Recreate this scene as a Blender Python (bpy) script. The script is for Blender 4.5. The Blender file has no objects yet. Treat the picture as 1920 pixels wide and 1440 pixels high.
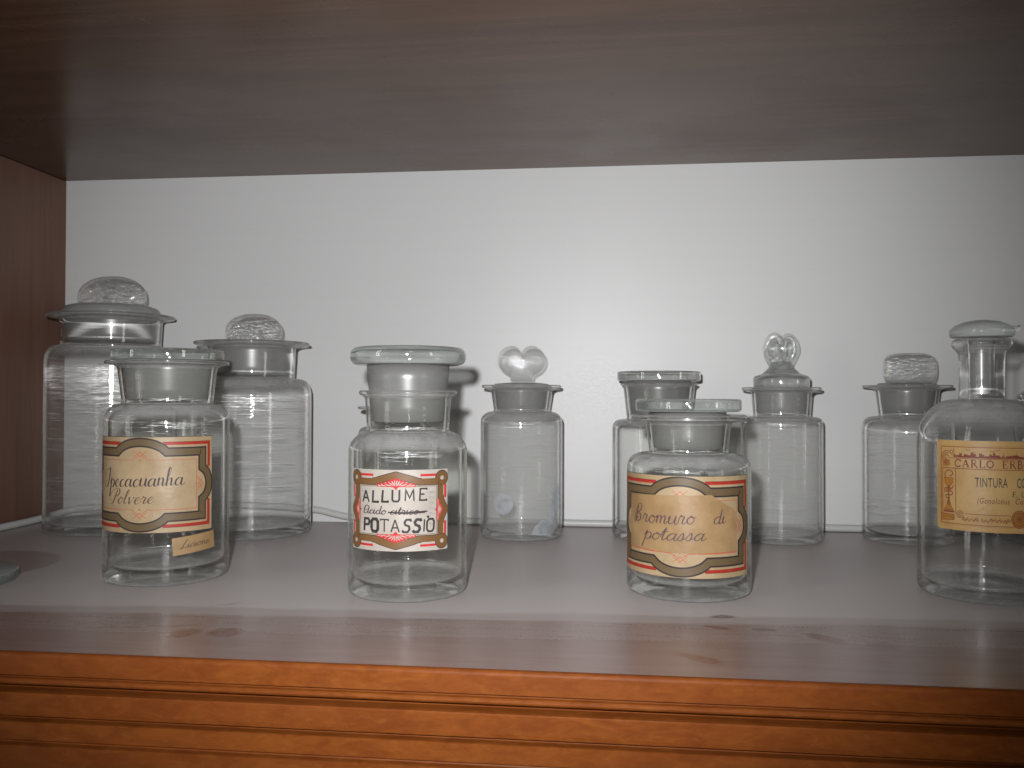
import bpy, bmesh, math, random
from mathutils import Vector, Matrix
random.seed(7)
scene = bpy.context.scene
COL = scene.collection
PI = math.pi
rad = math.radians

# ------------------------------------------------------------------ camera
YAW, PITCH, ROLL = 0.11215, 0.0135, 0.00252
cam_d = bpy.data.cameras.new('camera')
cam_d.sensor_width = 36.0
cam_d.lens = 30.0
cam_d.clip_start = 0.01
cam_d.clip_end = 50.0
cam = bpy.data.objects.new('camera', cam_d)
COL.objects.link(cam)
_f = Vector((-math.sin(YAW)*math.cos(PITCH), math.cos(YAW)*math.cos(PITCH), math.sin(PITCH)))
_r0 = Vector((math.cos(YAW), math.sin(YAW), 0))
_u0 = _r0.cross(_f)
_r = math.cos(ROLL)*_r0 + math.sin(ROLL)*_u0
_u = -math.sin(ROLL)*_r0 + math.cos(ROLL)*_u0
cam.matrix_world = Matrix(((_r.x, _u.x, -_f.x, 0.47427), (_r.y, _u.y, -_f.y, -0.33094), (_r.z, _u.z, -_f.z, 0.10688), (0, 0, 0, 1)))
scene.camera = cam

# ------------------------------------------------------------------ dim room light
world = bpy.data.worlds.new('World')
scene.world = world
world.use_nodes = True
bg = world.node_tree.nodes['Background']
bg.inputs['Color'].default_value = (1.0, 0.975, 0.92, 1)
bg.inputs['Strength'].default_value = 1.0
_w = world.node_tree


def _wm(op, a, b=0.0, c=None):
    nd = _w.nodes.new('ShaderNodeMath')
    nd.operation = op
    for i, x in enumerate((a, b) if c is None else (a, b, c)):
        if isinstance(x, bpy.types.NodeSocket):
            _w.links.new(x, nd.inputs[i])
        else:
            nd.inputs[i].default_value = x
    return nd.outputs[0]


def _wdot(vec):
    nd = _w.nodes.new('ShaderNodeVectorMath')
    nd.operation = 'DOT_PRODUCT'
    _w.links.new(_tc.outputs['Generated'], nd.inputs[0])
    nd.inputs[1].default_value = vec
    return nd.outputs['Value']


# the room behind the camera: dark, with a tall narrow window (two panes) off to the left and a smaller one at the right
_tc = _w.nodes.new('ShaderNodeTexCoord')
_tot = 0.032
for _az, _pw, _v0, _v1, _e in ((-47, ((-0.085, -0.045), (0.0, 0.035)), -0.25, 0.7, 8.0), (58, ((-0.04, 0.05),), -0.1, 0.3, 6.0)):
    _a = math.radians(_az)
    _c = _wdot((math.sin(_a), -math.cos(_a), 0))
    _p = _wdot((math.cos(_a), math.sin(_a), 0))
    _z = _wdot((0, 0, 1))
    _cc = _wm('MAXIMUM', _c, 0.001)
    _uu = _wm('DIVIDE', _p, _cc)
    _vv = _wm('DIVIDE', _z, _cc)
    _mv = _wm('MULTIPLY', _wm('GREATER_THAN', _vv, _v0), _wm('LESS_THAN', _vv, _v1))
    _mv = _wm('MULTIPLY', _mv, _wm('GREATER_THAN', _c, 0.3))
    for _u0, _u1 in _pw:
        _mu = _wm('MULTIPLY', _wm('GREATER_THAN', _uu, _u0), _wm('LESS_THAN', _uu, _u1))
        _tot = _wm('ADD', _tot, _wm('MULTIPLY', _wm('MULTIPLY', _mu, _mv), _e))
_w.links.new(_tot, bg.inputs['Strength'])

# ------------------------------------------------------------------ the camera's flash
fl = bpy.data.lights.new('flash', 'SPOT')
fl.energy = 15.6
fl.color = (0.985, 0.985, 1.0)
fl.shadow_soft_size = 0.006
fl.spot_size = rad(85)
fl.spot_blend = 0.85
flash = bpy.data.objects.new('flash', fl)
COL.objects.link(flash)
flash.location = (0.452, -0.336, 0.139)
_tgt = Vector((0.372, 0.37, 0.158))
flash.rotation_euler = (_tgt - flash.location).to_track_quat('-Z', 'Y').to_euler()

scene.view_settings.view_transform = 'Standard'
scene.view_settings.look = 'None'
scene.view_settings.gamma = 1.0
scene.view_settings.use_curve_mapping = False
scene.view_settings.exposure = 0.0
cy = scene.cycles
cy.max_bounces = 16
cy.diffuse_bounces = 4
cy.glossy_bounces = 6
cy.transmission_bounces = 14
cy.transparent_max_bounces = 40
cy.caustics_reflective = False
cy.caustics_refractive = False
cy.sample_clamp_indirect = 4.0
cy.use_denoising = True
try:
    cy.denoiser = 'OPENIMAGEDENOISE'
except Exception:
    pass


# ================================================================== node helpers
class NT:
    def __init__(self, name):
        self.mat = bpy.data.materials.new(name)
        self.mat.use_nodes = True
        self.t = self.mat.node_tree
        self.t.nodes.clear()
        self.out = self.t.nodes.new('ShaderNodeOutputMaterial')

    def n(self, typ, **kw):
        nd = self.t.nodes.new('ShaderNode' + typ)
        for k, v in kw.items():
            setattr(nd, k, v)
        return nd

    def set(self, sock, v):
        if isinstance(v, bpy.types.NodeSocket):
            self.t.links.new(v, sock)
        elif isinstance(v, (tuple, list)) and len(v) == 3 and sock.type == 'RGBA':
            sock.default_value = (*v, 1)
        else:
            sock.default_value = v

    def math(self, op, a, b=0.0, clamp=False):
        nd = self.n('Math', operation=op, use_clamp=clamp)
        self.set(nd.inputs[0], a)
        self.set(nd.inputs[1], b)
        return nd.outputs[0]

    def ramp(self, v, a, b, lo=0.0, hi=1.0):
        nd = self.n('MapRange', interpolation_type='SMOOTHSTEP')
        for i, x in enumerate((v, a, b, lo, hi)):
            self.set(nd.inputs[i], x)
        return nd.outputs[0]

    def mapped(self, scale=(1, 1, 1), loc=(0, 0, 0), rot=(0, 0, 0), typ='POINT', vec=None):
        if vec is None:
            vec = self.n('TexCoord').outputs['Object']
        m = self.n('Mapping', vector_type=typ)
        self.set(m.inputs['Vector'], vec)
        m.inputs['Location'].default_value = loc
        m.inputs['Rotation'].default_value = rot
        m.inputs['Scale'].default_value = scale
        return m.outputs[0]

    def noise(self, vec, scale=1.0, detail=3.0, rough=0.55, dist=0.0):
        nd = self.n('TexNoise')
        self.set(nd.inputs['Vector'], vec)
        nd.inputs['Scale'].default_value = scale
        nd.inputs['Detail'].default_value = detail
        nd.inputs['Roughness'].default_value = rough
        nd.inputs['Distortion'].default_value = dist
        return nd.outputs[0]

    def mixc(self, f, a, b):
        nd = self.n('Mix', data_type='RGBA')
        self.set(nd.inputs[0], f)
        self.set(nd.inputs[6], a)
        self.set(nd.inputs[7], b)
        return nd.outputs[2]

    def mixs(self, f, a, b):
        nd = self.n('MixShader')
        self.set(nd.inputs[0], f)
        self.set(nd.inputs[1], a)
        self.set(nd.inputs[2], b)
        return nd.outputs[0]

    def bump(self, h, strength=0.3, dist=0.001):
        nd = self.n('Bump')
        nd.inputs['Strength'].default_value = strength
        nd.inputs['Distance'].default_value = dist
        self.set(nd.inputs['Height'], h)
        return nd.outputs[0]

    def bsdf(self, typ, color=None, rough=None, normal=None, ior=None):
        nd = self.n('Bsdf' + typ)
        if color is not None:
            self.set(nd.inputs['Color'], color)
        if rough is not None:
            self.set(nd.inputs['Roughness'], rough)
        if ior is not None:
            self.set(nd.inputs['IOR'], ior)
        if normal is not None:
            self.set(nd.inputs['Normal'], normal)
        return nd.outputs[0]

    def principled(self, color, rough=0.5, spec=0.5, normal=None, **kw):
        nd = self.n('BsdfPrincipled')
        self.set(nd.inputs['Base Color'], color)
        self.set(nd.inputs['Roughness'], rough)
        self.set(nd.inputs['Specular IOR Level'], spec)
        if normal is not None:
            self.set(nd.inputs['Normal'], normal)
        for k, v in kw.items():
            self.set(nd.inputs[k], v)
        return nd.outputs[0]

    def done(self, s):
        self.t.links.new(s, self.out.inputs['Surface'])
        return self.mat


# ================================================================== materials
def laminate(name, ca, cb, rough, spec=0.5, axis=0, grain=1.0, tint=(1, 1, 1)):
    m = NT(name)
    sc = [500, 500, 500]
    sc[axis] = 14
    g = m.noise(m.mapped(tuple(sc)), 1.0, 4, 0.6, 0.4)
    sc2 = [45, 45, 45]
    sc2[axis] = 3
    g2 = m.noise(m.mapped(tuple(sc2)), 1.0, 4, 0.6, 1.2)
    f = m.math('ADD', m.math('MULTIPLY', m.ramp(g, 0.3, 0.7), 0.45 * grain), m.math('MULTIPLY', m.ramp(g2, 0.3, 0.7), 0.55), True)
    c = m.mixc(f, ca, cb)
    sm = m.noise(m.mapped((9, 9, 9)), 1.0, 4)
    r = m.ramp(sm, 0.3, 0.75, rough * 0.85, rough * 1.25)
    return m.done(m.principled(c, r, spec, m.bump(g, 0.06, 0.0004), **{'Specular Tint': (*tint, 1)}))


def orange_wood():
    m = NT('cherry_veneer')
    g = m.noise(m.mapped((60, 130, 150)), 1.0, 5, 0.7, 0.8)
    fleck = m.noise(m.mapped((170, 400, 420)), 1.0, 3, 0.6)
    big = m.noise(m.mapped((6, 30, 40)), 1.0, 3)
    c = m.mixc(m.ramp(g, 0.3, 0.72), (0.122, 0.030, 0.0050), (0.172, 0.048, 0.0080))
    c = m.mixc(m.math('MULTIPLY', m.ramp(fleck, 0.50, 0.76), 0.36), c, (0.225, 0.076, 0.013))
    c = m.mixc(m.math('MULTIPLY', m.ramp(big, 0.35, 0.7), 0.35), c, (0.115, 0.029, 0.008))
    return m.done(m.principled(c, 0.5, 0.12))


def shelf_material():
    """dark laminate under a film of dust, wiped along the front and touched by fingers"""
    m = NT('dusty_laminate')
    g = m.noise(m.mapped((16, 420, 420)), 1.0, 4, 0.6, 0.3)
    wood = m.mixc(m.ramp(g, 0.3, 0.7), (0.140, 0.062, 0.043), (0.158, 0.072, 0.051))
    pos = m.n('TexCoord').outputs['Object']
    sep = m.n('SeparateXYZ')
    m.set(sep.inputs[0], pos)
    y = sep.outputs[1]
    wob = m.noise(m.mapped((9, 40, 1)), 1.0, 4, 0.6)
    wob2 = m.noise(m.mapped((18, 150, 1)), 1.0, 4, 0.65)
    yy = m.math('ADD', y, m.math('MULTIPLY', m.math('SUBTRACT', wob, 0.5), 0.016))
    xs = m.math('MULTIPLY', m.math('SUBTRACT', sep.outputs[0], 0.35), -0.055)
    yy = m.math('ADD', yy, xs)
    d = m.math('ADD', m.ramp(yy, 0.067, 0.072, 0.27, 0.58), m.ramp(yy, 0.080, 0.086, 0.0, 0.27))
    d = m.math('SUBTRACT', d, m.ramp(yy, 0.038, 0.042, 0.07, 0.0))
    st = m.math('MULTIPLY', m.math('SUBTRACT', wob2, 0.5), 0.17)
    d = m.math('ADD', d, m.math('MULTIPLY', st, m.ramp(y, 0.11, 0.06, 0.15, 1.0)))
    fine = m.noise(m.mapped((900, 900, 1)), 1.0, 2)
    d = m.math('ADD', d, m.math('MULTIPLY', m.math('SUBTRACT', fine, 0.5), 0.07))
    # finger touches: x, y, half length, half width, angle, strength
    marks = [(0.529, 0.092, 0.0065, 0.0042, 8, 0.9), (0.545, 0.071, 0.006, 0.003, -5, 0.75), (0.524, 0.073, 0.007, 0.003, -20, 0.9),
             (0.570, 0.060, 0.011, 0.0055, -48, 0.9), (0.512, 0.024, 0.012, 0.005, -38, 0.9), (0.285, 0.034, 0.010, 0.007, 55, 0.9),
             (0.303, 0.038, 0.008, 0.009, 70, 0.9), (0.282, 0.087, 0.009, 0.0012, 30, 0.6), (0.270, 0.044, 0.022, 0.0011, 10, 0.5),
             (0.592, 0.052, 0.008, 0.006, 0, 0.35), (0.155, 0.047, 0.012, 0.0018, 5, 0.4), (0.245, 0.04, 0.01, 0.0012, 10, 0.5)]
    dn = m.n('TexNoise', noise_dimensions='3D')
    dn.inputs['Scale'].default_value = 130
    warp = m.n('VectorMath', operation='SCALE')
    sub = m.n('VectorMath', operation='SUBTRACT')
    m.set(sub.inputs[0], dn.outputs[1])
    sub.inputs[1].default_value = (0.5, 0.5, 0.5)
    m.set(warp.inputs[0], sub.outputs[0])
    warp.inputs['Scale'].default_value = 0.006
    addv = m.n('VectorMath', operation='ADD')
    m.set(addv.inputs[0], pos)
    m.set(addv.inputs[1], warp.outputs[0])
    for (x0, y0, a, b, ang, s) in marks:
        v = m.mapped((a, b, 1), (x0, y0, 0), (0, 0, rad(ang)), 'TEXTURE', addv.outputs[0])
        ln = m.n('VectorMath', operation='LENGTH')
        m.set(ln.inputs[0], v)
        d = m.math('MULTIPLY', d, m.ramp(ln.outputs['Value'], 0.62, 1.1, m.ramp(m.noise(addv.outputs[0], 260, 3), 0.3, 0.7, 1.0 - s, 1.0 - s * 0.7), 1.0))
    # round patch near the glass disc, browner through a lower dust factor
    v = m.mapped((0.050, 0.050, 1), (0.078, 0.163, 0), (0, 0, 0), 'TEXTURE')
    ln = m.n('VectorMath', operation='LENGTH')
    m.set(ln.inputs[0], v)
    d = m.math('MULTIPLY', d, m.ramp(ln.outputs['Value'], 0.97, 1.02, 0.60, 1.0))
    d = m.math('MAXIMUM', m.math('MINIMUM', d, 1.0), 0.0)
    c = m.mixc(d, wood, (0.50, 0.465, 0.455))
    scr = m.noise(m.mapped((30, 260, 1), rot=(0, 0, 0.5)), 1.0, 6, 0.75)
    c = m.mixc(m.ramp(scr, 0.66, 0.74, 0.0, 0.12), c, (0.6, 0.6, 0.6))
    rough = m.ramp(d, 0.0, 1.0, 0.24, 0.45)
    return m.done(m.principled(c, rough, 0.5))


def wall_material():
    m = NT('satin_white_laminate')
    g = m.noise(m.mapped((700, 700, 700)), 1.0, 2)
    s = m.noise(m.mapped((3, 3, 160)), 1.0, 3)
    big = m.noise(m.mapped((7, 7, 7)), 1.0, 5, 0.6)
    f = m.math('ADD', m.math('MULTIPLY', g, 0.4), m.math('ADD', m.math('MULTIPLY', s, 0.3), m.math('MULTIPLY', big, 0.3)))
    c = m.mixc(f, (0.53, 0.53, 0.525), (0.60, 0.60, 0.595))
    return m.done(m.principled(c, m.ramp(g, 0.3, 0.7, 0.40, 0.48), 0.55, m.bump(g, 0.018, 0.0003)))


def wall_glass(name, tint=(0.989, 0.99, 0.986), spec=0.028, grough=0.055, haze=0.02, streak=0.0, wave=0.25, hazecol=(0.62, 0.64, 0.63), seed=0.0, dust=0.48, e0=0.58, e1=0.86,
               ripple=(16, 16, 420), blob=(30, 30, 70), etint=(0.965, 0.97, 0.958), zmax=None):
    """thin clear glass: straight through where you look square at it, bending light where it turns away; dust lies on level faces"""
    m = NT(name)
    lw = m.n('LayerWeight')
    lw.inputs['Blend'].default_value = 0.5
    fac = lw.outputs['Facing']
    rip = m.noise(m.mapped(ripple, (seed, seed, seed)), 1.0, 3, 0.6)
    soft = m.noise(m.mapped(blob, (seed, 0, seed)), 1.0, 2)
    h = m.math('ADD', m.math('MULTIPLY', rip, 0.35), soft)
    zmask = None
    if zmax:
        sz = m.n('SeparateXYZ')
        m.set(sz.inputs[0], m.n('TexCoord').outputs['Object'])
        zmask = m.ramp(sz.outputs[2], zmax - 0.006, zmax + 0.002, 1.0, 0.06)
        h = m.math('MULTIPLY', h, zmask)
    nrm = m.bump(h, wave, 0.002)
    schl = m.math('ADD', m.math('MULTIPLY', m.math('POWER', fac, 5.0), 0.96), spec)
    tr = m.bsdf('Transparent', tint)
    gl = m.bsdf('Glossy', (1, 1, 1), grough, nrm)
    an = m.n('BsdfAnisotropic')
    an.inputs['Color'].default_value = (1, 1, 1, 1)
    an.inputs['Roughness'].default_value = 0.16
    an.inputs['Anisotropy'].default_value = 0.93
    an.inputs['Rotation'].default_value = 0.25
    m.set(an.inputs['Normal'], nrm)
    tg = m.n('Tangent', direction_type='RADIAL', axis='Z')
    m.set(an.inputs['Tangent'], tg.outputs[0])
    gl = m.mixs(0.3, gl, an.outputs[0])
    thin = m.mixs(schl, tr, gl)
    hz = haze
    if streak > 0:
        sn = m.noise(m.mapped((24, 24, 1500), (seed, 3 + seed, 0)), 1.0, 4, 0.7)
        sn2 = m.noise(m.mapped((14, 14, 60), (seed, 7, 0)), 1.0, 2)
        k = m.math('MULTIPLY', m.ramp(sn, 0.55, 0.68), m.ramp(sn2, 0.38, 0.6))
        if zmask is not None:
            k = m.math('MULTIPLY', k, zmask)
        hz = m.math('ADD', m.math('MULTIPLY', k, streak), haze, True)
    film = m.mixs(0.5, m.bsdf('Diffuse', hazecol), m.bsdf('Translucent', hazecol))
    glass = m.bsdf('Glass', etint, 0.012, nrm, 1.48)
    s = m.mixs(m.ramp(fac, e0, e1), m.mixs(hz, thin, film), glass)
    if dust > 0:
        geo = m.n('NewGeometry')
        sep = m.n('SeparateXYZ')
        m.set(sep.inputs[0], geo.outputs['True Normal'])
        up = m.math('ABSOLUTE', sep.outputs[2])
        dn = m.noise(m.mapped((120, 120, 120), (seed, 0, 0)), 1.0, 4)
        amt = m.math('MULTIPLY', m.ramp(up, 0.15, 0.75, 0.0, dust), m.ramp(dn, 0.2, 0.7, 0.55, 1.2))
        dcol = (0.55, 0.55, 0.54)
        s = m.mixs(amt, s, m.mixs(0.5, m.bsdf('Diffuse', dcol), m.bsdf('Translucent', dcol)))
    return m.done(s)


def solid_glass(name, tint=(0.95, 0.975, 0.96), wave=0.0, scale=300.0, haze=0.03, see=0.45, dust=0.15, spark=0.0):
    """thick pressed glass: part of the light goes nearly straight through, the rest is bent by the lumpy surface"""
    m = NT(name)
    lw = m.n('LayerWeight')
    lw.inputs['Blend'].default_value = 0.5
    fac = lw.outputs['Facing']
    a = m.noise(m.mapped((scale, scale, scale * 1.4)), 1.0, 3, 0.6, 0.8)
    nrm = m.bump(a, wave, 0.003) if wave > 0 else None
    g = m.bsdf('Glass', tint, 0.02, nrm, 1.5)
    t = m.mixs(0.07, m.bsdf('Transparent', tint), m.bsdf('Glossy', (1, 1, 1), 0.05, nrm))
    s = m.mixs(m.ramp(fac, 0.35, 0.8, 1.0 - see, 1.0), t, g)
    hz = haze
    if spark > 0:
        hz = m.math('ADD', m.math('MULTIPLY', m.ramp(a, 0.48, 0.66), spark), haze, True)
    col = (0.72, 0.74, 0.73)
    film = m.mixs(0.4, m.bsdf('Diffuse', col), m.bsdf('Translucent', col))
    s = m.mixs(hz, s, film)
    if dust > 0:
        geo = m.n('NewGeometry')
        sep = m.n('SeparateXYZ')
        m.set(sep.inputs[0], geo.outputs['True Normal'])
        up = m.math('ABSOLUTE', sep.outputs[2])
        s = m.mixs(m.ramp(up, 0.3, 0.9, 0.0, dust), s, film)
    return m.done(s)


def ground_glass(name, col=(0.36, 0.358, 0.348), clear=0.38):
    """frosted plug, ground to fit the neck"""
    m = NT(name)
    g = m.noise(m.mapped((60, 60, 600)), 1.0, 4)
    c = m.mixc(g, tuple(x * 0.85 for x in col), tuple(x * 1.12 for x in col))
    d = m.mixs(0.5, m.bsdf('Diffuse', c), m.bsdf('Translucent', c))
    s = m.mixs(clear, d, m.bsdf('Transparent', (0.9, 0.92, 0.91)))
    s = m.mixs(0.05, s, m.bsdf('Glossy', (1, 1, 1), 0.3))
    return m.done(s)


def paper(name, ca, cb, stain, amount=0.4):
    m = NT(name)
    n1 = m.noise(m.mapped((70, 70, 70)), 1.0, 5, 0.6)
    n2 = m.noise(m.mapped((24, 24, 24), (4, 2, 1)), 1.0, 4, 0.6, 0.5)
    n3 = m.noise(m.mapped((900, 900, 900)), 1.0, 2)
    c = m.mixc(m.ramp(n1, 0.3, 0.7), ca, cb)
    c = m.mixc(m.ramp(n2, 0.48, 0.75, 0, amount), c, stain)
    c = m.mixc(m.math('MULTIPLY', m.ramp(n3, 0.5, 0.75), 0.12), c, stain)
    wr = m.noise(m.mapped((45, 45, 45), (2, 8, 3)), 1.0, 4, 0.6, 0.6)
    return m.done(m.principled(c, 0.48, 0.4, m.bump(m.math('ADD', wr, m.math('MULTIPLY', n3, 0.05)), 0.25, 0.003)))


def ink(name, col, wear=0.0, under=(0.6, 0.47, 0.3), spec=0.3):
    m = NT(name)
    c = col
    if wear > 0:
        n = m.noise(m.mapped((260, 260, 260)), 1.0, 3, 0.6)
        c = m.mixc(m.ramp(n, 0.5, 0.8, 0, wear), col, under)
    return m.done(m.principled(c, 0.5, spec))


M = {}
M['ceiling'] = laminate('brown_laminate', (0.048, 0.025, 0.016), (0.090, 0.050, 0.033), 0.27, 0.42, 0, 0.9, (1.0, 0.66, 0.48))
M['side'] = laminate('brown_side_laminate', (0.115, 0.058, 0.040), (0.165, 0.085, 0.060), 0.45, 0.35, 2, 1.0)
M['wood'] = orange_wood()
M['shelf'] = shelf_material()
M['wall'] = wall_material()
M['clear'] = wall_glass('clear_glass', haze=0.015, wave=0.11)
M['clear_green'] = wall_glass('greenish_glass', (0.987, 0.99, 0.98), haze=0.015, wave=0.22, seed=2.0, etint=(0.955, 0.968, 0.93))
M['streaky'] = wall_glass('streaked_glass', haze=0.03, streak=0.5, wave=0.15, hazecol=(0.9, 0.9, 0.9), seed=1.3, zmax=0.1365)
M['streaky_mid'] = wall_glass('streaked_glass_mid', haze=0.03, streak=0.5, wave=0.15, hazecol=(0.9, 0.9, 0.9), seed=4.3, zmax=0.112)
M['streaky_small'] = wall_glass('streaked_glass_small', haze=0.03, streak=0.5, wave=0.15, hazecol=(0.9, 0.9, 0.9), seed=8.1, zmax=0.086)
M['bottle'] = wall_glass('bottle_glass', haze=0.015, wave=0.10, seed=9.0, zmax=0.088)
M['hazy'] = wall_glass('hazy_glass', haze=0.12, streak=0.16, wave=0.14, hazecol=(0.74, 0.745, 0.73), seed=5.0)
M['knob'] = wall_glass('pressed_glass', (0.988, 0.994, 0.99), 0.3, 0.025, haze=0.06, streak=0, wave=1.0, hazecol=(0.8, 0.82, 0.81), seed=0.4, dust=0.12, e0=0.5, e1=0.78, ripple=(260, 260, 480), blob=(170, 170, 300))
M['smooth'] = solid_glass('smooth_glass', (0.975, 0.985, 0.978), see=0.68, haze=0.05)
M['lidgreen'] = solid_glass('greenish_lid_glass', (0.945, 0.972, 0.952), wave=0.03, scale=60, see=0.68, haze=0.05, dust=0.2)
M['knobhaze'] = wall_glass('cloudy_pressed_glass', (0.975, 0.98, 0.978), 0.10, 0.035, haze=0.08, wave=0.7, hazecol=(0.66, 0.67, 0.66), seed=3.4, dust=0.1, e0=0.5, e1=0.8, ripple=(150, 150, 300), blob=(160, 160, 200))
M['twist'] = wall_glass('twisted_glass', (0.97, 0.978, 0.974), 0.08, 0.04, haze=0.10, wave=0.15, hazecol=(0.6, 0.61, 0.6), seed=6.4, dust=0.08, e0=0.42, e1=0.75, ripple=(60, 60, 100), blob=(90, 90, 90))
M['domehaze'] = solid_glass('cloudy_glass', wave=0.1, scale=60, haze=0.32, see=0.5)
M['ground'] = ground_glass('ground_glass')
M['ground_dark'] = ground_glass('ground_glass_grey', (0.32, 0.317, 0.305), 0.40)
M['teal'] = solid_glass('teal_edged_glass', (0.80, 0.91, 0.89), haze=0.16, see=0.75, dust=0.35)
M['cream'] = paper('aged_cream_paper', (0.270, 0.195, 0.108), (0.326, 0.240, 0.140), (0.200, 0.120, 0.055), 0.5)
M['tan'] = paper('tan_paper', (0.223, 0.138, 0.060), (0.274, 0.178, 0.084), (0.150, 0.071, 0.024), 0.65)
M['whitep'] = paper('white_paper', (0.328, 0.291, 0.255), (0.373, 0.341, 0.301), (0.237, 0.191, 0.136), 0.25)
M['yellow'] = paper('yellowed_paper', (0.329, 0.198, 0.068), (0.384, 0.248, 0.096), (0.241, 0.110, 0.027), 0.6)
M['gold'] = ink('bronze_ink', (0.099, 0.066, 0.031), 0.25, (0.143, 0.101, 0.050), 0.4)
M['gold2'] = ink('brown_bronze_ink', (0.135, 0.066, 0.022), 0.3, (0.17, 0.105, 0.035), 0.4)
M['dark'] = ink('dark_outline_ink', (0.026, 0.019, 0.019))
M['red'] = ink('red_ink', (0.28, 0.020, 0.012), 0.3, (0.32, 0.10, 0.055))
M['bright_red'] = ink('bright_red_ink', (0.42, 0.016, 0.018), 0.15, (0.5, 0.2, 0.16))
M['fine_red'] = ink('fine_red_ink', (0.36, 0.06, 0.03), 0.3, (0.4, 0.25, 0.15))
M['pen'] = ink('brown_black_pen', (0.045, 0.028, 0.028), 0.3, (0.12, 0.08, 0.06))
M['pale_pen'] = ink('faded_pen', (0.105, 0.07, 0.05), 0.6, (0.22, 0.16, 0.10))
M['violet_pen'] = ink('violet_pencil', (0.072, 0.038, 0.045), 0.45, (0.17, 0.10, 0.07))
M['stencil'] = ink('black_stencil', (0.025, 0.022, 0.022), 0.3, (0.09, 0.08, 0.08))
M['grey_pen'] = ink('grey_pencil', (0.22, 0.215, 0.22), 0.4, (0.34, 0.31, 0.28))
M['maroon'] = ink('maroon_ink', (0.155, 0.034, 0.022), 0.4, (0.35, 0.18, 0.08))
M['ochre'] = ink('ochre_ink', (0.28, 0.125, 0.020), 0.3, (0.33, 0.19, 0.06))
M['print'] = ink('black_print', (0.055, 0.042, 0.033), 0.35, (0.2, 0.13, 0.07))


def cable_material():
    m = NT('grey_white_pvc')
    n = m.noise(m.mapped((60, 60, 60)), 1.0, 3)
    return m.done(m.principled(m.mixc(n, (0.42, 0.42, 0.41), (0.52, 0.52, 0.51)), 0.4, 0.4))


M['cable'] = cable_material()


def residue_material():
    m = NT('glue_residue')
    n = m.noise(m.mapped((140, 140, 140)), 1.0, 4)
    film = m.mixs(0.4, m.bsdf('Diffuse', (0.62, 0.65, 0.70)), m.bsdf('Translucent', (0.62, 0.65, 0.70)))
    return m.done(m.mixs(m.ramp(n, 0.25, 0.7, 0.25, 0.6), m.bsdf('Transparent', (0.97, 0.97, 0.97)), film))


M['residue'] = residue_material()


# ================================================================== object helpers
def tag(o, label=None, cat=None, group=None, kind=None):
    if label: o['label'] = label
    if cat: o['category'] = cat
    if group: o['group'] = group
    if kind: o['kind'] = kind
    return o


def link_mesh(name, verts, faces, mats, parent=None, smooth=True, midx=None, recalc=True):
    me = bpy.data.meshes.new(name)
    me.from_pydata([tuple(v) for v in verts], [], faces)
    for mm in (mats if isinstance(mats, (list, tuple)) else [mats]):
        me.materials.append(mm)
    if midx:
        me.polygons.foreach_set('material_index', midx)
    if recalc:
        bm = bmesh.new()
        bm.from_mesh(me)
        bmesh.ops.recalc_face_normals(bm, faces=bm.faces)
        bm.to_mesh(me)
        bm.free()
    me.polygons.foreach_set('use_smooth', [smooth] * len(me.polygons))
    me.update()
    o = bpy.data.objects.new(name, me)
    COL.objects.link(o)
    if parent is not None:
        o.parent = parent
    return o


def box(name, a, b, mat, kind='structure', label=None, bevel=0.0, cat=None):
    (x0, y0, z0), (x1, y1, z1) = a, b
    bm = bmesh.new()
    vs = [bm.verts.new(p) for p in ((x0, y0, z0), (x1, y0, z0), (x1, y1, z0), (x0, y1, z0), (x0, y0, z1), (x1, y0, z1), (x1, y1, z1), (x0, y1, z1))]
    for f in ((0, 3, 2, 1), (4, 5, 6, 7), (0, 1, 5, 4), (1, 2, 6, 5), (2, 3, 7, 6), (3, 0, 4, 7)):
        bm.faces.new([vs[i] for i in f])
    me = bpy.data.meshes.new(name)
    bm.to_mesh(me)
    bm.free()
    me.materials.append(mat)
    o = bpy.data.objects.new(name, me)
    COL.objects.link(o)
    return tag(o, label, cat, None, kind)


def lathe_data(prof, seg=112):
    """prof: list of (r, z) in metres; r == 0 at an end closes it"""
    vs, fs, rings = [], [], []
    for r, z in prof:
        if r < 1e-7:
            rings.append([len(vs)])
            vs.append((0, 0, z))
        else:
            rings.append(list(range(len(vs), len(vs) + seg)))
            for i in range(seg):
                a = 2 * PI * i / seg
                vs.append((r * math.cos(a), r * math.sin(a), z))
    for A, B in zip(rings, rings[1:]):
        for i in range(seg):
            j = (i + 1) % seg
            if len(A) == 1 and len(B) == 1:
                continue
            if len(A) == 1:
                fs.append((A[0], B[i], B[j]))
            elif len(B) == 1:
                fs.append((A[i], A[j], B[0]))
            else:
                fs.append((A[i], A[j], B[j], B[i]))
    return vs, fs


def lathe(name, prof_mm, mat, parent, seg=112):
    vs, fs = lathe_data([(r * 0.001, z * 0.001) for r, z in prof_mm], seg)
    return link_mesh(name, vs, fs, mat, parent)


def arc(c, r, a0, a1, n):
    return [(c[0] + r * math.cos(rad(a0 + (a1 - a0) * i / n)), c[1] + r * math.sin(rad(a0 + (a1 - a0) * i / n))) for i in range(n + 1)]


def catmull(pts, per=8):
    if len(pts) < 3:
        return [tuple(p) for p in pts]
    P = [pts[0]] + list(pts) + [pts[-1]]
    out = []
    for i in range(1, len(P) - 2):
        p0, p1, p2, p3 = P[i - 1:i + 3]
        for k in range(per):
            t = k / per
            out.append(tuple(0.5 * ((2 * b) + (c - a) * t + (2 * a - 5 * b + 4 * c - d) * t * t + (3 * b - a - 3 * c + d) * t ** 3) for a, b, c, d in zip(p0, p1, p2, p3)))
    out.append(tuple(pts[-1]))
    return out


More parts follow.
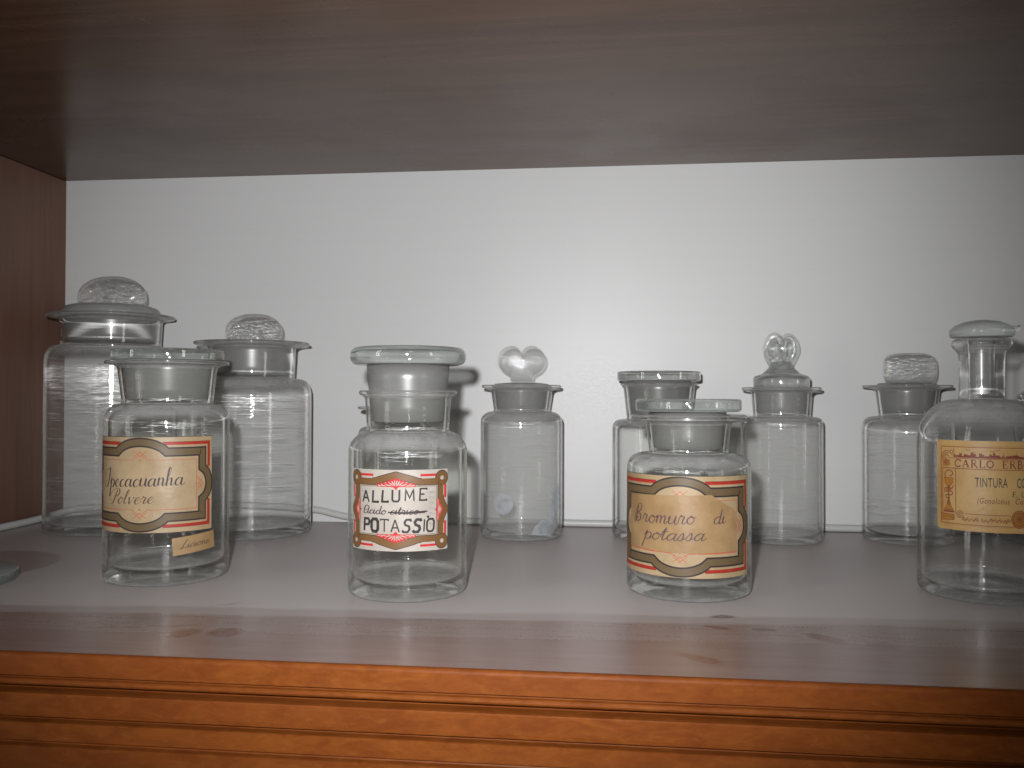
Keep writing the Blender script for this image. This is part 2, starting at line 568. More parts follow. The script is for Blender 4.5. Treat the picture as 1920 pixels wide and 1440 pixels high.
def jar_profile(R, zs0, zs1, rnb, rnt, zr, rr, base, wall, p=0.78, rimt=2.0, nw=2.0, heel=3.5):
    """closed glass profile, millimetres: outside up, over the rim, down the inside"""
    def shoulder(Ro, z0, z1, rn):
        pts = []
        for i in range(13):
            t = PI / 2 * i / 12
            pts.append((rn + (Ro - rn) * max(0, math.cos(t)) ** p, z0 + (z1 - z0) * math.sin(t) ** p))
        return pts
    out = [(0, 0.9), (R * 0.5, 0.8), (R * 0.8, 0.35), (R - heel - 1, 0.0)]
    out += arc((R - heel, heel), heel, -90, 0, 6)
    out += [(R, heel + (zs0 - heel) * k / 8) for k in range(1, 8)]
    out += shoulder(R, zs0, zs1 - 1.2, rnb + 1.0)
    out += [(rnb + 0.3, zs1 - 0.6), (rnb, zs1 + 0.6)]
    zf = zr - rimt - 2.6
    out += [(rnb + (rnt - rnb) * k / 5, zs1 + 0.6 + (zf - zs1 - 0.6) * k / 5) for k in range(1, 6)]
    w = rr - rnt
    out += [(rnt + w * 0.12, zf + 1.3), (rnt + w * 0.42, zf + 2.2), (rnt + w * 0.75, zr - rimt)]
    out += arc((rr - rimt / 2, zr - rimt / 2), rimt / 2, -80, 90, 7)
    out += [(rnt + w * 0.4, zr - 0.15), (rnt + 0.3, zr - 0.5), (rnt - nw * 0.5, zr - 1.6), (rnt - nw, zr - 4)]
    out += [(rnt - nw + (rnb - rnt) * k / 4, zr - 4 + (zs1 - zr + 4) * k / 4) for k in range(1, 5)]
    ins = shoulder(R - wall, zs0 - 0.5, zs1 - 1.2 - wall, rnb - nw + 1.2)
    out += ins[::-1]
    ih = 4.0
    out += [(R - wall, zs0 - 0.5 + (base + ih - zs0 + 0.5) * k / 8) for k in range(1, 8)]
    out += arc((R - wall - ih, base + ih), ih, 0, -90, 6)
    out += [(R * 0.6, base + 0.1), (R * 0.3, base + 0.9), (0, base + 1.2)]
    return out


def pillow(name, outline, thick, mat, parent, loc=(0, 0, 0), rings=10, expo=2.6, rotz=0.0, bulge=1.0):
    """puffed pressed-glass shape: outline in the x-z plane (mm, star-shaped about its origin), thickness along y"""
    n = len(outline)
    vs, fs = [], []
    top = [[] for _ in range(rings + 1)]
    bot = [[] for _ in range(rings + 1)]
    ca, sa = math.cos(rotz), math.sin(rotz)

    def add(x, y, z):
        vs.append(((x * ca - y * sa + loc[0]) * 0.001, (x * sa + y * ca + loc[1]) * 0.001, (z + loc[2]) * 0.001))
        return len(vs) - 1
    for k in range(rings + 1):
        s = math.sin(PI / 2 * k / rings)
        h = thick / 2 * (max(0.0, 1 - s ** expo)) ** (1 / expo) if k < rings else 0
        if k == 0:
            a = add(0, -h * bulge, 0); b = add(0, h * bulge, 0)
            top[0] = [a]; bot[0] = [b]
        else:
            for (x, z) in outline:
                i = add(x * s, -h, z * s)
                top[k].append(i)
                bot[k].append(i if k == rings else add(x * s, h, z * s))
    for S in (top, bot):
        for k in range(rings):
            for i in range(n):
                j = (i + 1) % n
                if k == 0:
                    fs.append((S[0][0], S[1][i], S[1][j]))
                else:
                    fs.append((S[k][i], S[k + 1][i], S[k + 1][j], S[k][j]))
    return link_mesh(name, vs, fs, mat, parent)


def superellipse(a, b, e=2.0, n=56):
    pts = []
    for i in range(n):
        t = 2 * PI * i / n
        c, s = math.cos(t), math.sin(t)
        pts.append((a * math.copysign(abs(c) ** (2 / e), c), b * math.copysign(abs(s) ** (2 / e), s)))
    return pts


def tube_data(path, r, seg=14, cap=True):
    vs, fs = [], []
    P = [Vector(p) for p in path]
    prev = None
    for i, p in enumerate(P):
        t = (P[min(i + 1, len(P) - 1)] - P[max(i - 1, 0)]).normalized()
        if prev is None:
            a = t.orthogonal().normalized()
        else:
            a = (prev - t * prev.dot(t)).normalized()
        prev = a
        b = t.cross(a)
        rr = r[i] if isinstance(r, (list, tuple)) else r
        for k in range(seg):
            an = 2 * PI * k / seg
            vs.append(tuple(p + rr * (math.cos(an) * a + math.sin(an) * b)))
    for i in range(len(P) - 1):
        for k in range(seg):
            l = (k + 1) % seg
            fs.append((i * seg + k, i * seg + l, (i + 1) * seg + l, (i + 1) * seg + k))
    if cap:
        fs.append(tuple(range(seg - 1, -1, -1)))
        fs.append(tuple(range((len(P) - 1) * seg, len(P) * seg)))
    return vs, fs


# ================================================================== paper labels wrapped round a jar
class Sheet:
    """flat drawing in millimetres (u right, v up), wrapped on a cylinder of radius R"""

    def __init__(self, R, zc, ang, su=1.0, sv=1.0, tilt=0.0):
        self.R, self.zc, self.ang, self.su, self.sv, self.tilt = R, zc, rad(ang), su, sv, rad(tilt)
        self.vs, self.fs, self.mi, self.mats = [], [], [], []
        self.off = 0.08

    def _m(self, key):
        if key not in self.mats:
            self.mats.append(key)
        return self.mats.index(key)

    def _put(self, u, v, layer):
        u, v = u * self.su, v * self.sv
        ct, st = math.cos(self.tilt), math.sin(self.tilt)
        u, v = u * ct - v * st, u * st + v * ct
        r = self.R + self.off + 0.03 * layer
        a = self.ang + u / self.R
        self.vs.append((r * math.sin(a) * 0.001, -r * math.cos(a) * 0.001, (self.zc + v) * 0.001))
        return len(self.vs) - 1

    def mesh(self, bm, key, layer, step=1.5):
        us = [v.co.x for v in bm.verts]
        lo, hi = min(us), max(us)
        k = math.ceil(lo / step) * step
        while k < hi:
            bmesh.ops.bisect_plane(bm, geom=bm.verts[:] + bm.edges[:] + bm.faces[:], dist=1e-5, plane_co=(k, 0, 0), plane_no=(1, 0, 0))
            k += step
        bmesh.ops.triangulate(bm, faces=bm.faces[:])
        bm.verts.index_update()
        idx = [self._put(v.co.x, v.co.y, layer) for v in bm.verts]
        mi = self._m(key)
        for f in bm.faces:
            ii = [idx[v.index] for v in f.verts]
            p = [f.verts[i].co for i in range(3)]
            if (p[1] - p[0]).cross(p[2] - p[0]).z < 0:
                ii.reverse()
            self.fs.append(ii)
            self.mi.append(mi)

    def poly(self, pts, key, layer):
        bm = bmesh.new()
        bm.faces.new([bm.verts.new((x, y, 0)) for x, y in pts])
        self.mesh(bm, key, layer)
        bm.free()

    def rect(self, u0, v0, u1, v1, key, layer):
        self.poly([(u0, v0), (u1, v0), (u1, v1), (u0, v1)], key, layer)

    def disc(self, u, v, r, key, layer, n=20, rv=None):
        self.poly([(u + r * math.cos(2 * PI * i / n), v + (rv or r) * math.sin(2 * PI * i / n)) for i in range(n)], key, layer)

    def stroke(self, pts, w, key, layer, closed=False, nib=0.0, taper=False):
        """ribbon along pts; nib > 0 thickens the down strokes like a steel pen"""
        P = [Vector((x, y)) for x, y in pts]
        if closed:
            P = P + [P[0]]
        Q = [P[0]]
        for a, b in zip(P, P[1:]):
            n = max(1, int((b - a).length / 1.2))
            for i in range(1, n + 1):
                Q.append(a.lerp(b, i / n))
        Q = [q for i, q in enumerate(Q) if i == 0 or (q - Q[i - 1]).length > 1e-4]
        N = len(Q)
        if N < 2:
            return
        L, Rr = [], []
        for i in range(N):
            if closed:
                t0 = (Q[i] - Q[i - 1 if i else N - 2]).normalized()
                t1 = (Q[i + 1 if i < N - 1 else 1] - Q[i]).normalized()
            else:
                t0 = (Q[i] - Q[i - 1]).normalized() if i else (Q[1] - Q[0]).normalized()
                t1 = (Q[i + 1] - Q[i]).normalized() if i < N - 1 else t0
            n0 = Vector((-t0.y, t0.x))
            n1 = Vector((-t1.y, t1.x))
            nn = n0 + n1
            if nn.length < 0.2:
                nn = n0.copy()
            nn.normalize()
            k = 1 / max(0.55, nn.dot(n0))
            ww = w
            if nib:
                tt = (t0 + t1)
                if tt.length > 0:
                    tt.normalize()
                ww = w * (1 - nib + nib * 1.9 * max(0.0, -tt.y) ** 1.2)
            if taper:
                ww *= max(0.15, math.sin(PI * (i + 0.5) / N))
            L.append(Q[i] + nn * ww / 2 * k)
            Rr.append(Q[i] - nn * ww / 2 * k)
        li = [self._put(p.x, p.y, layer) for p in L]
        ri = [self._put(p.x, p.y, layer) for p in Rr]
        mi = self._m(key)
        for i in range(N - 1):
            self.fs.append((ri[i], ri[i + 1], li[i + 1], li[i]))
            self.mi.append(mi)

    def text(self, s, u, v, size, key, layer, sx=1.0, shear=0.0, space=1.0, align='LEFT', bold=0.0, width=None):
        cu = bpy.data.curves.new('lettering', 'FONT')
        cu.body = s
        cu.size = size
        cu.shear = shear
        cu.space_character = space
        cu.align_x = align
        cu.offset = bold
        cu.resolution_u = 3
        o = bpy.data.objects.new('lettering', cu)
        COL.objects.link(o)
        bpy.context.view_layer.update()
        me = bpy.data.meshes.new_from_object(o.evaluated_get(bpy.context.evaluated_depsgraph_get()))
        bm = bmesh.new()
        bm.from_mesh(me)
        if width:
            xs = [q.co.x for q in bm.verts]
            sx = width / (max(xs) - min(xs))
        for q in bm.verts:
            q.co = Vector((q.co.x * sx + u, q.co.y + v, 0))
        self.mesh(bm, key, layer)
        bm.free()
        bpy.data.objects.remove(o)
        bpy.data.curves.remove(cu)
        bpy.data.meshes.remove(me)

    def build(self, name, parent, label=None):
        o = link_mesh(name, self.vs, self.fs, [M[k] for k in self.mats], parent, True, self.mi, recalc=False)
        if label:
            o['label'] = label
        return o


# cursive alphabet: strokes in x-height units, and advance
CUR = {
    'a': ([[(0.85, 0.85), (0.5, 1.0), (0.12, 0.6), (0.12, 0.15), (0.4, 0.0), (0.75, 0.4), (0.9, 0.98), (0.8, 0.25), (1.0, 0), (1.3, 0.35)]], 1.18),
    'c': ([[(0.8, 0.8), (0.55, 1), (0.15, 0.6), (0.2, 0.1), (0.5, 0), (0.95, 0.35)]], 0.9),
    'e': ([[(0, 0.35), (0.5, 0.55), (0.7, 0.85), (0.45, 1), (0.12, 0.55), (0.3, 0.02), (0.6, 0.03), (0.95, 0.4)]], 0.9),
    'u': ([[(0, 0.6), (0.2, 1), (0.12, 0.2), (0.35, 0), (0.65, 0.3), (0.85, 1), (0.8, 0.15), (1.0, 0), (1.25, .35)]], 1.15),
    'n': ([[(0, 0.7), (0.15, 1), (0.1, 0), (0.2, .6), (0.55, 1), (0.7, .7), (0.65, .1), (.85, 0), (1.1, .35)]], 1.05),
    'm': ([[(0, 0.7), (0.15, 1), (0.1, 0), (0.2, .6), (0.5, 1), (0.6, .7), (0.55, 0), (0.66, .6), (0.95, 1), (1.08, .7), (1.02, .1), (1.2, 0), (1.45, .35)]], 1.42),
    'h': ([[(0, .3), (0.5, 1.9), (0.4, 2.35), (0.22, 1.8), (0.1, 0), (0.25, .65), (.6, 1), (.7, .65), (.65, .1), (.85, 0), (1.1, .35)]], 1.1),
    'p': ([[(0, .5), (.25, 1.15), (0.0, -1.25)], [(0.12, .5), (.5, 1), (.85, .7), (.7, .1), (.4, 0), (.15, .2)], [(.7, .1), (1.05, .35)]], 1.05),
    'o': ([[(.5, 1), (.12, .6), (.2, .1), (.5, 0), (.82, .4), (.7, .9), (.45, 1), (.65, .8), (1.0, .85)]], 0.98),
    'l': ([[(0, .3), (.5, 1.7), (.42, 2.15), (.25, 1.7), (.12, .3), (.35, 0), (.6, .3)]], 0.6),
    'v': ([[(0, .8), (.15, 1), (.3, .1), (.4, 0), (.75, .8), (.7, 1), (1, .9)]], 0.95),
    'r': ([[(0, .3), (.2, 1.12), (.3, .95), (.58, .92), (.45, .2), (.65, 0), (.9, .35)]], 0.82),
    'i': ([[(0, .5), (.2, 1), (.15, .2), (.35, 0), (.55, .35)], [(.3, 1.5), (.33, 1.6)]], 0.55),
    'd': ([[(0.85, 0.85), (0.5, 1.0), (0.12, 0.6), (0.12, 0.15), (0.4, 0.0), (0.75, 0.4), (0.98, 2.1), (0.8, 0.25), (1.0, 0), (1.2, 0.3)]], 1.15),
    't': ([[(0, .4), (.38, 1.8), (.25, .2), (.45, 0), (.7, .35)], [(0.0, 1.15), (.7, 1.28)]], 0.68),
    's': ([[(0, .2), (.4, 1.08), (.55, .5), (.45, .05), (.2, 0.0), (.05, .15)], [(.4, .02), (.85, .35)]], 0.8),
    '.': ([[(0.15, 0.0), (0.2, 0.12)]], 0.4),
    ' ': ([], 0.8),
    'I': ([[(-0.1, 1.5), (.1, 2.2), (.7, 2.3), (1.0, 2.45), (.85, 1.3), (.6, .3), (.15, -.05), (-.3, .15), (-.3, .6), (0.1, .75)]], 1.15),
    'P': ([[(.75, 2.2), (.5, .8), (.25, 0.05), (-.1, 0)], [(0.1, .5), (-.5, .6), (-.5, 1.4), (.1, 2.2), (.9, 2.4), (1.2, 1.8), (.95, 1.3), (.5, 1.15)]], 1.2),
    'B': ([[(.35, 2.2), (.05, 0.0), (-.15, .3), (0.0, 1.4), (.35, 2.4), (.85, 2.3), (.8, 1.6), (.3, 1.15), (.8, 1.0), (.85, .3), (.45, 0), (.2, .25), (.5, .7)]], 1.3),
    'L': ([[(1.0, 1.8), (.75, 2.2), (.45, 1.4), (.2, .2), (-.1, .2), (.0, -.05), (.5, .15), (1.1, 0.05)]], 1.15),
    'A': ([[(1.0, 1.9), (.4, 2.0), (0.0, 1.1), (.1, .2), (.5, 0), (.95, .6), (1.1, 1.8), (1.0, .3), (1.2, 0), (1.5, .3)], [(.2, .9), (.8, 1.0)]], 1.35),
}
# stencilled capitals, unit height
CAP = {
    'A': ([[(0, 0), (.35, 1)], [(.35, 1), (.72, 0)], [(.15, .35), (.55, .35)]], .9),
    'L': ([[(0, 1), (0, 0), (.55, 0), (.55, .12)]], .72),
    'U': ([[(0, 1), (0, .15), (.12, 0), (.5, 0), (.62, .15), (.62, 1)]], .92),
    'M': ([[(0, 0), (.04, 1), (.38, .25), (.72, 1), (.76, 0)]], 1.05),
    'E': ([[(.6, .12), (.6, 0), (0, 0), (0, 1), (.58, 1), (.58, .88)], [(0, .52), (.4, .52)]], .85),
    'P': ([[(0, 0), (.02, 1), (.45, 1), (.58, .8), (.5, .55), (.05, .5)]], .78),
    'O': ([[(0, .2), (0, .8), (.15, 1), (.5, 1), (.65, .8), (.65, .2), (.5, 0), (.15, 0), (0, .2)]], .9),
    'T': ([[(-.05, .88), (-.05, 1), (.68, 1), (.68, .88)], [(.31, 1), (.31, 0)]], .88),
    'S': ([[(.6, .85), (.5, 1), (.15, 1), (.03, .8), (.15, .58), (.5, .46), (.6, .22), (.48, 0), (.12, 0), (-.02, .15)]], .85),
    'I': ([[(.1, 0), (.1, 1)]], .3),
}


def cursive(sh, s, u, v, x, key, layer, w=0.32, slant=0.35, nib=0.55, wide=1.0, rise=0.0):
    for i, ch in enumerate(s):
        strokes, adv = CUR[ch]
        jx, jy = random.uniform(-.03, .03), random.uniform(-.05, .05)
        for st in strokes:
            pts = catmull([(u + (px + jx) * x * wide + (py * slant) * x, v + (py + jy) * x) for px, py in st], 6)
            sh.stroke(pts, w, key, layer, nib=nib)
        u += adv * x * wide
        v += rise
    return u


def capitals(sh, s, u, v, h, key, layer, w=0.8, wide=1.0, slants=None, ws=None, nib=0.0, gap=0.0, rise=0.0):
    for i, ch in enumerate(s):
        strokes, adv = CAP[ch]
        sl = slants[i] if slants else 0
        for st in strokes:
            pts = [(u + px * h * wide + py * sl * h, v + py * h) for px, py in st]
            sh.stroke(pts, (ws[i] if ws else w), key, layer, nib=nib)
        u += adv * h * wide + gap
        v += rise


def lattice(sh, u, v, s, key, layer, vertical=False):
    for dx in (-s * 0.55, s * 0.55):
        for sg in (-1, 1):
            a = (dx - s * .8, -sg * s * .55)
            b = (dx + s * .8, sg * s * .55)
            if vertical:
                a, b = (a[1], a[0]), (b[1], b[0])
            sh.stroke([(u + a[0], v + a[1]), (u + b[0], v + b[1])], 0.26, key, layer)


def bronze_frame_label(sh):
    """46 x 26 mm half size: cream paper, red rule, bronze band with four arched lobes, fine red inner rule"""
    W, H = 41.5, 26.3
    sh.rect(-W, -H, W, H, 'dark', 0)
    sh.rect(-W + .12, -H + .12, W - .12, H - .25, 'cream', 1)
    # red rule, in eight pieces that stop at the lobes
    for s in (-1, 1):
        for t in (-1, 1):
            sh.stroke([(s * 12.5, t * 22.6), (s * 38.9, t * 22.6), (s * 38.9, t * 9)], 1.7, 'red', 2)
            sh.stroke([(s * 12.5, t * 23.5), (s * 39.7, t * 23.5), (s * 39.7, t * 9)], 0.16, 'dark', 3)
    pts = []
    # path of the bronze band, clockwise from the top left straight
    def lobe(u0, v0, u1, v1, du, dv, n=14):
        res = []
        cx, cyy = (u0 + u1) / 2, (v0 + v1) / 2
        hx, hy = (u1 - u0) / 2, (v1 - v0) / 2
        for i in range(n + 1):
            t = -1 + 2 * i / n
            b = (math.sqrt(max(0, 1.25 - t * t)) - 0.5) / (math.sqrt(1.25) - 0.5)
            res.append((cx + hx * t + du * b, cyy + hy * t + dv * b))
        return res
    U, V = 34.6, 17.9
    pts += [(-U, V)] + lobe(-14.5, V, 14.5, V, 0, 5.4) + [(U, V)]
    pts += lobe(U, 8.8, U, -8.8, 4.6, 0) + [(U, -V)]
    pts += lobe(14.5, -V, -14.5, -V, 0, -5.4) + [(-U, -V)]
    pts += lobe(-U, -8.8, -U, 8.8, -4.6, 0)
    sh.stroke(pts, 5.2, 'dark', 4, closed=True)
    sh.stroke(pts, 3.5, 'gold', 5, closed=True)
    a, b = 31.0, 13.6
    pin = [(-a, b), (-5, b), (-2.2, b + 1.8), (0, b + 0.6), (2.2, b + 1.8), (5, b), (a, b), (a, 3.6), (a + 1.6, 1.4), (a + .6, 0), (a + 1.6, -1.4), (a, -3.6), (a, -b)]
    pin += [(5, -b), (2.2, -b - 1.8), (0, -b - .6), (-2.2, -b - 1.8), (-5, -b), (-a, -b), (-a, -3.6), (-a - 1.6, -1.4), (-a - .6, 0), (-a - 1.6, 1.4), (-a, 3.6)]
    pin = [(-a, b), (-5, b), (-1.6, b + 2.2)]
    for s in (1, -1):
        sh.stroke([(-a, 4), (-a, s * b), (-4.6, s * b), (-1.0, s * (b + 2.4))], 0.26, 'fine_red', 2)
        sh.stroke([(a, 4), (a, s * b), (4.6, s * b), (1.0, s * (b + 2.4))], 0.26, 'fine_red', 2)
        sh.stroke([(-a, s * 4), (-a - 1.7, s * 1.2)], 0.26, 'fine_red', 2)
        sh.stroke([(a, s * 4), (a + 1.7, s * 1.2)], 0.26, 'fine_red', 2)
        sh.disc(0, s * (b - 0.1), 0.5, 'fine_red', 2, 10)
        lattice(sh, 0, s * (b + 3.2), 2.9, 'fine_red', 2)
        lattice(sh, s * (a + 2.6), 0, 2.6, 'fine_red', 2, True)
    sh.disc(-a + .2, 0, 0.45, 'fine_red', 2, 10)
    sh.disc(a - .2, 0, 0.45, 'fine_red', 2, 10)


def acanthus(sh, u, v, dirx, diry, half, depth, key='bright_red', layer=6):
    """red leaf spray with pale veins, sitting on a line and growing along (dirx, diry)"""
    def T(a, b):
        return (u + a * -diry + b * dirx, v + a * dirx + b * diry) if dirx else (u + a, v + b * diry)
    right = [(0, depth), (.07, .9 * depth), (.13, .97 * depth), (.22, .86 * depth), (.30, .74 * depth), (.36, .78 * depth), (.46, .62 * depth), (.52, .46 * depth), (.60, .52 * depth),
             (.70, .40 * depth), (.80, .44 * depth), (.92, .34 * depth), (1.0, .16 * depth), (.96, 0.0), (.6, -.02 * depth), (.3, 0), (.12, -.04 * depth), (0, -.36 * depth)]
    out = [T(a * half, b) for a, b in right] + [T(-a * half, b) for a, b in right[-2:0:-1]]
    sh.poly(out, key, layer)
    for s in (-1, 1):
        for vein in ([(.03, .1), (.05, .5), (.06, .8)], [(.06, .12), (.14, .45), (.21, .72)], [(.12, .12), (.24, .36), (.38, .58)], [(.2, .14), (.38, .2), (.55, .36)], [(.48, .1), (.66, .16), (.76, .34)], [(.7, .1), (.86, .14), (.93, .24)]):
            sh.stroke(catmull([T(s * a * half, b * depth) for a, b in vein], 5), .58 if half > 7 else .42, 'whitep', layer + 1, taper=True)


def ring_corner_label(sh):
    """28.3 x 20.8 mm half size: white paper, brown-bronze frame with ringed corners, red acanthus sprays"""
    W, H = 28.3, 20.8
    sh.rect(-W, -H, W, H, 'whitep', 1)
    for s in (-1, 1):
        for t in (-1, 1):
            sh.rect(min(s * 12.5, s * 21), min(t * 18.6, t * 17.4), max(s * 12.5, s * 21), max(t * 18.6, t * 17.4), 'bright_red', 2)
            sh.rect(min(s * 26.1, s * 27.4), min(t * 13, t * 6), max(s * 26.1, s * 27.4), max(t * 13, t * 6), 'bright_red', 2)
    pts = []
    U, V = 23.9, 14.7
    pts = [(-U, V), (-11.5, V), (-9, 15.6), (0, 18.1), (9, 15.6), (11.5, V), (U, V), (U, 6), (24.6, 4), (26.9, 0), (24.6, -4), (U, -6), (U, -V),
           (11.5, -V), (9, -15.6), (0, -18.1), (-9, -15.6), (-11.5, -V), (-U, -V), (-U, -6), (-24.6, -4), (-26.9, 0), (-24.6, 4), (-U, 6)]
    for key, w, r, ly in (('dark', 3.9, 4.0, 3), ('gold2', 3.2, 3.6, 4)):
        sh.stroke(pts, w, key, ly, closed=True)
        for s in (-1, 1):
            for t in (-1, 1):
                sh.disc(s * 24.6, t * 16.4, r, key, ly, 24)
    for s in (-1, 1):
        for t in (-1, 1):
            sh.disc(s * 24.6, t * 16.3, 1.1, 'whitep', 6, 14)
    # white slots between frame and red bars
    for s in (-1, 1):
        for t in (-1, 1):
            sh.rect(min(s * 13.2, s * 20.4), min(t * 16.3, t * 17.1), max(s * 13.2, s * 20.4), max(t * 16.3, t * 17.1), 'whitep', 6)
            sh.rect(min(s * 25.4, s * 26.0), min(t * 12.4, t * 7.4), max(s * 25.4, s * 26.0), max(t * 12.4, t * 7.4), 'whitep', 6)
    sh.stroke([(-21.4, 12.3), (21.4, 12.3), (21.4, -12.3), (-21.4, -12.3)], 0.3, 'gold2', 2, closed=True)
    for t in (-1, 1):
        acanthus(sh, 0, t * 12.1, 0, t, 10.4, 4.4)
    for s in (-1, 1):
        acanthus(sh, s * 21.5, 0, s, 0, 5.8, 3.8)
    capitals(sh, 'ALLUME', -19.2, 4.0, 5.9, 'stencil', 7, wide=.98, ws=[.95, 1.1, 1.1, 1.0, .75, .85], slants=[.0, .05, .08, .02, 0, .05], gap=1.3, rise=.25)
    cursive(sh, 'Acido citrico.', -18.6, -1.9, 2.0, 'pen', 7, w=.5, slant=.2, nib=.35, wide=1.36)
    sh.stroke([(-4, -.9), (4, -1.0), (16.2, -.5)], 0.75, 'stencil', 8)
    sh.stroke([(2, -1.5), (15, -1.1)], 0.5, 'pen', 8)
    capitals(sh, 'POTASSIO', -18.2, -10.9, 6.3, 'stencil', 7, wide=.92, ws=[1.25, 1.6, .7, .75, 1.15, 1.4, .8, 1.0], slants=[.04, 0, 0, 0, .22, .2, .06, .05], gap=.35)
    sh.disc(16.6, -3.4, .7, 'stencil', 7, 12)
    for k in range(7):
        vv = 9.0 - 2.7 * k
        sh.stroke([(17.2, vv), (18.6, vv + .5), (19.4, vv - .4), (20.4, vv + .2)], .28, 'grey_pen', 6)
        sh.stroke([(17.6, vv + 1), (18.2, vv - 1)], .24, 'grey_pen', 6)
        sh.stroke([(-20.6, vv), (-19.6, vv + .7), (-18.8, vv - .3)], .22, 'grey_pen', 6)
    sh.stroke([(15.5, 9), (20.2, 9.3)], .3, 'grey_pen', 6)


SERIF = {  # thick and thin strokes: (points, width factor)
    'C': ([([(.78, .78), (.6, .97), (.35, 1), (.1, .75), (.04, .5), (.1, .22), (.35, 0), (.6, .03), (.8, .24)], 1), ([(.79, .68), (.79, .98)], .7)], .95),
    'A': ([([(.05, 0), (.4, 1)], .6), ([(.4, 1), (.78, 0)], 1.3), ([(.18, .35), (.62, .35)], .5), ([(-.05, 0), (.2, 0)], .5), ([(.62, 0), (.92, 0)], .5)], 1.0),
    'R': ([([(.14, 0), (.14, 1)], 1.3), ([(.0, 1), (.5, 1), (.68, .78), (.5, .54), (.14, .52)], .7), ([(.38, .52), (.78, 0), (.9, 0)], 1.1), ([(0, 0), (.3, 0)], .5)], .96),
    'L': ([([(.14, 0), (.14, 1)], 1.3), ([(0, 1), (.3, 1)], .5), ([(0, 0), (.66, 0), (.7, .28)], .6)], .8),
    'O': ([([(.45, 1), (.12, .8), (.03, .5), (.12, .2), (.45, 0), (.78, .2), (.87, .5), (.78, .8), (.45, 1)], 1)], 1.0),
    'E': ([([(.14, 0), (.14, 1)], 1.3), ([(0, 1), (.66, 1), (.68, .8)], .55), ([(0, 0), (.68, 0), (.72, .24)], .55), ([(.14, .52), (.48, .52)], .5), ([(.48, .4), (.48, .64)], .5)], .84),
    'B': ([([(.14, 0), (.14, 1)], 1.3), ([(0, 1), (.46, 1), (.62, .8), (.48, .55), (.14, .53)], .8), ([(.46, .53), (.7, .38), (.66, .1), (.46, 0), (0, 0)], .9)], .9),
    ' ': ([], .8),
}


def serif(sh, s, u, v, h, key, layer, w=.5, wide=1.0, gap=0.0):
    for ch in s:
        strokes, adv = SERIF[ch]
        for st, k in strokes:
            sh.stroke([(u + a * h * wide, v + b * h) for a, b in st], w * k, key, layer)
        u += adv * h * wide + gap
    return u


